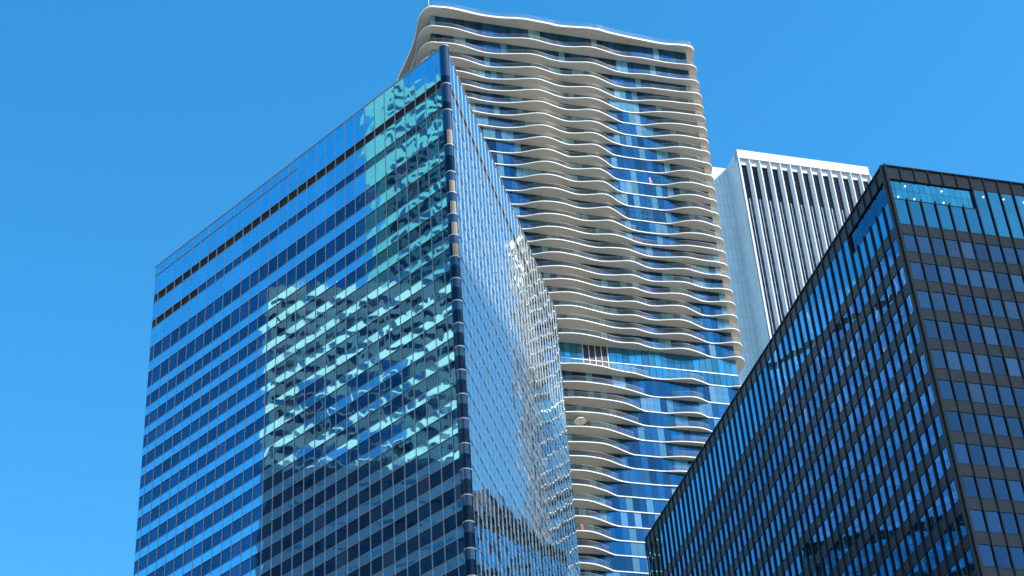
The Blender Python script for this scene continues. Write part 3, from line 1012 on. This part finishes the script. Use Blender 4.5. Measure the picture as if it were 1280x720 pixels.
b = MB(); b.prism(plan, ZD, 120.7); b.build('inner_wall', M['rt_metal'], dark, dark)
b = MB(); b.prism(plan, 123.4, 124.9); b.build('roof', M['rt_metal'], dark, dark)
plan = ccw([(RO + fR.a * u + fL.a * v).xy[:] for u, v in ((.0, .0), (WR, .0), (WR, WLn), (.0, WLn))])
b = MB(); b.prism(plan, 0, ZD); b.build('lower_wall', M['rt_metal'], dark, dark)
# lit ceiling lamps behind the top glazing
for u, zl in ((2.11, 122.62), (6.24, 122.6), (1.03, 121.05), (2.83, 121.01), (6.14, 121.05), (10.91, 122.46), (13.25, 122.5), (15.59, 122.47)):
    d = -0.12 if (u < 9.8) else 0.02
    b = MB(); q = fR.p(u, zl, d - 0.05); cyl(b, q, q + fR.n * 0.11, 0.08, 10)
    b.build('ceiling_lamp', M['lamp'], dark, dark)
b = MB(); b.panel(fR, 2.62, 3.3, 85.45, 86.8, -0.07)
b.build('blind', M['blind'], dark, dark)

# ------------------------------------------------------------------ towers beside the view: mirrored in the glass, or shading it
def side_tower(name, label, o, a_deg, n_deg, w, depth, top, wall, glass, zfrom, pitch, band, bay=None):
    F = Face(o, az(a_deg), az(n_deg))
    t = thing(name, (*F.p(w / 2, 0, -depth / 2).xy, 0), label, 'tower')
    b = MB()
    plan = ccw([F.p(u, 0, d).xy[:] for u, d in ((0, 0), (w, 0), (w, -depth), (0, -depth))])
    b.prism(plan, 0, top); b.build('wall', wall, t, t)
    z = top - 3.0; k = 0
    bay_panels = []
    while z - band > zfrom:
        b = MB()
        u = 0.8; i = 0
        while u + 4.1 < w:
            h = band + rng.choice((0.0, 0.0, 0.35, -0.35))
            if bay and bay[0] < u < bay[1] and bay[2] < z < bay[3] and rng.random() < 0.68:
                bay_panels.append((u, u + 4.4, z - pitch + 0.35, z, (i, k)))
            else:
                b.panel(F, u, u + 4.1, z - h, z, 0.02, (i, k))
            u += 4.7; i += 1
        b.build('window_band', glass, t, t)
        z -= pitch; k += 1
    if bay_panels:
        b = MB()
        for u0, u1, z0, z1, pid in bay_panels:
            b.panel(F, u0, u1, z0, z1, 0.02, pid)
        b.build('glazed_bay', M['mir_blue'], t, t)
    return t


side_tower('concrete_tower', 'pale sunlit office tower seen only as a mirror image in the blue glass tower', (-110, 60), 0, 90, 114, 30, 196,
           M['mir_pale'], M['mir_glass'], 60, 3.3, 1.4, bay=(86, 107, 154, 181))
side_tower('teal_tower', 'taller teal tower seen only as a mirror image at the glass tower corner', (-158, 90), 0, 90, 66, 30, 290,
           M['mir_teal'], M['mir_glass'], 120, 3.1, 1.6)
side_tower('black_tower', 'low black tower seen only as a dark mirror image at the foot of the glass', (-88, 70), 0, 90, 103, 20, 146,
           M['mir_dark'], M['mir_glass'], 60, 3.4, 0.5)
side_tower('added_dark_block', 'dark glass block added unseen behind the dark tower to darken a reflection', (32.5, 232), 90, 180, 38, 22, 147,
           M['mir_dark'], M['mir_glass'], 60, 3.6, 1.0)  # added block, darkens the reflection low on the glass tower's right face
side_tower('shading_tower', 'tall slab tower outside the view that shades the dark tower', (220, 102), 180, -90, 64, 44, 332,
           M['mir_pale'], M['mir_glass'], 60, 3.5, 1.6)

# ------------------------------------------------------------------ small things on the balconies
def balcony_top(k):
    return zz[k] + TH
q = fa.p(-30.6, balcony_top(29), 1.5)
par = thing('parasol', q, 'round cream parasol open on a balcony beside the glass tower edge', 'parasol')
b = MB(); cyl(b, q, q + ZUP * 2.1, 0.04); b.build('pole', M['aq_handrail'], par, par)
b = MB(); cyl(b, q + ZUP * 1.55, q + ZUP * 1.9, 1.1, 14, 0.75); cyl(b, q + ZUP * 1.9, q + ZUP * 2.15, 0.75, 14, 0.1)
b.build('canopy', M['cream'], par, par)
q = fa.p(-32.3, balcony_top(36), 1.7)
b = MB(); cyl(b, q, q + ZUP * 0.75, 0.28, 12, 0.42); cyl(b, q + ZUP * 0.75, q + ZUP * 1.25, 0.42, 12, 0.3)
po = b.build('planter', M['orange'], None, None)
tag(po, 'small orange planter standing on a low balcony by the glass tower edge', 'planter')
q = fa.p(-11.6, balcony_top(11), 0.22)
b = MB(); b.box(fa, -11.75, -11.35, balcony_top(11), balcony_top(11) + 1.5, 0.03, 0.09); b.box(fa, -11.7, -11.2, balcony_top(11) + .3, balcony_top(11) + .7, 0.09, 0.13)
tw = b.build('towel', M['pink'], None, None)
tag(tw, 'pink towel hung against the blue glass midway up the wavy tower', 'towel')
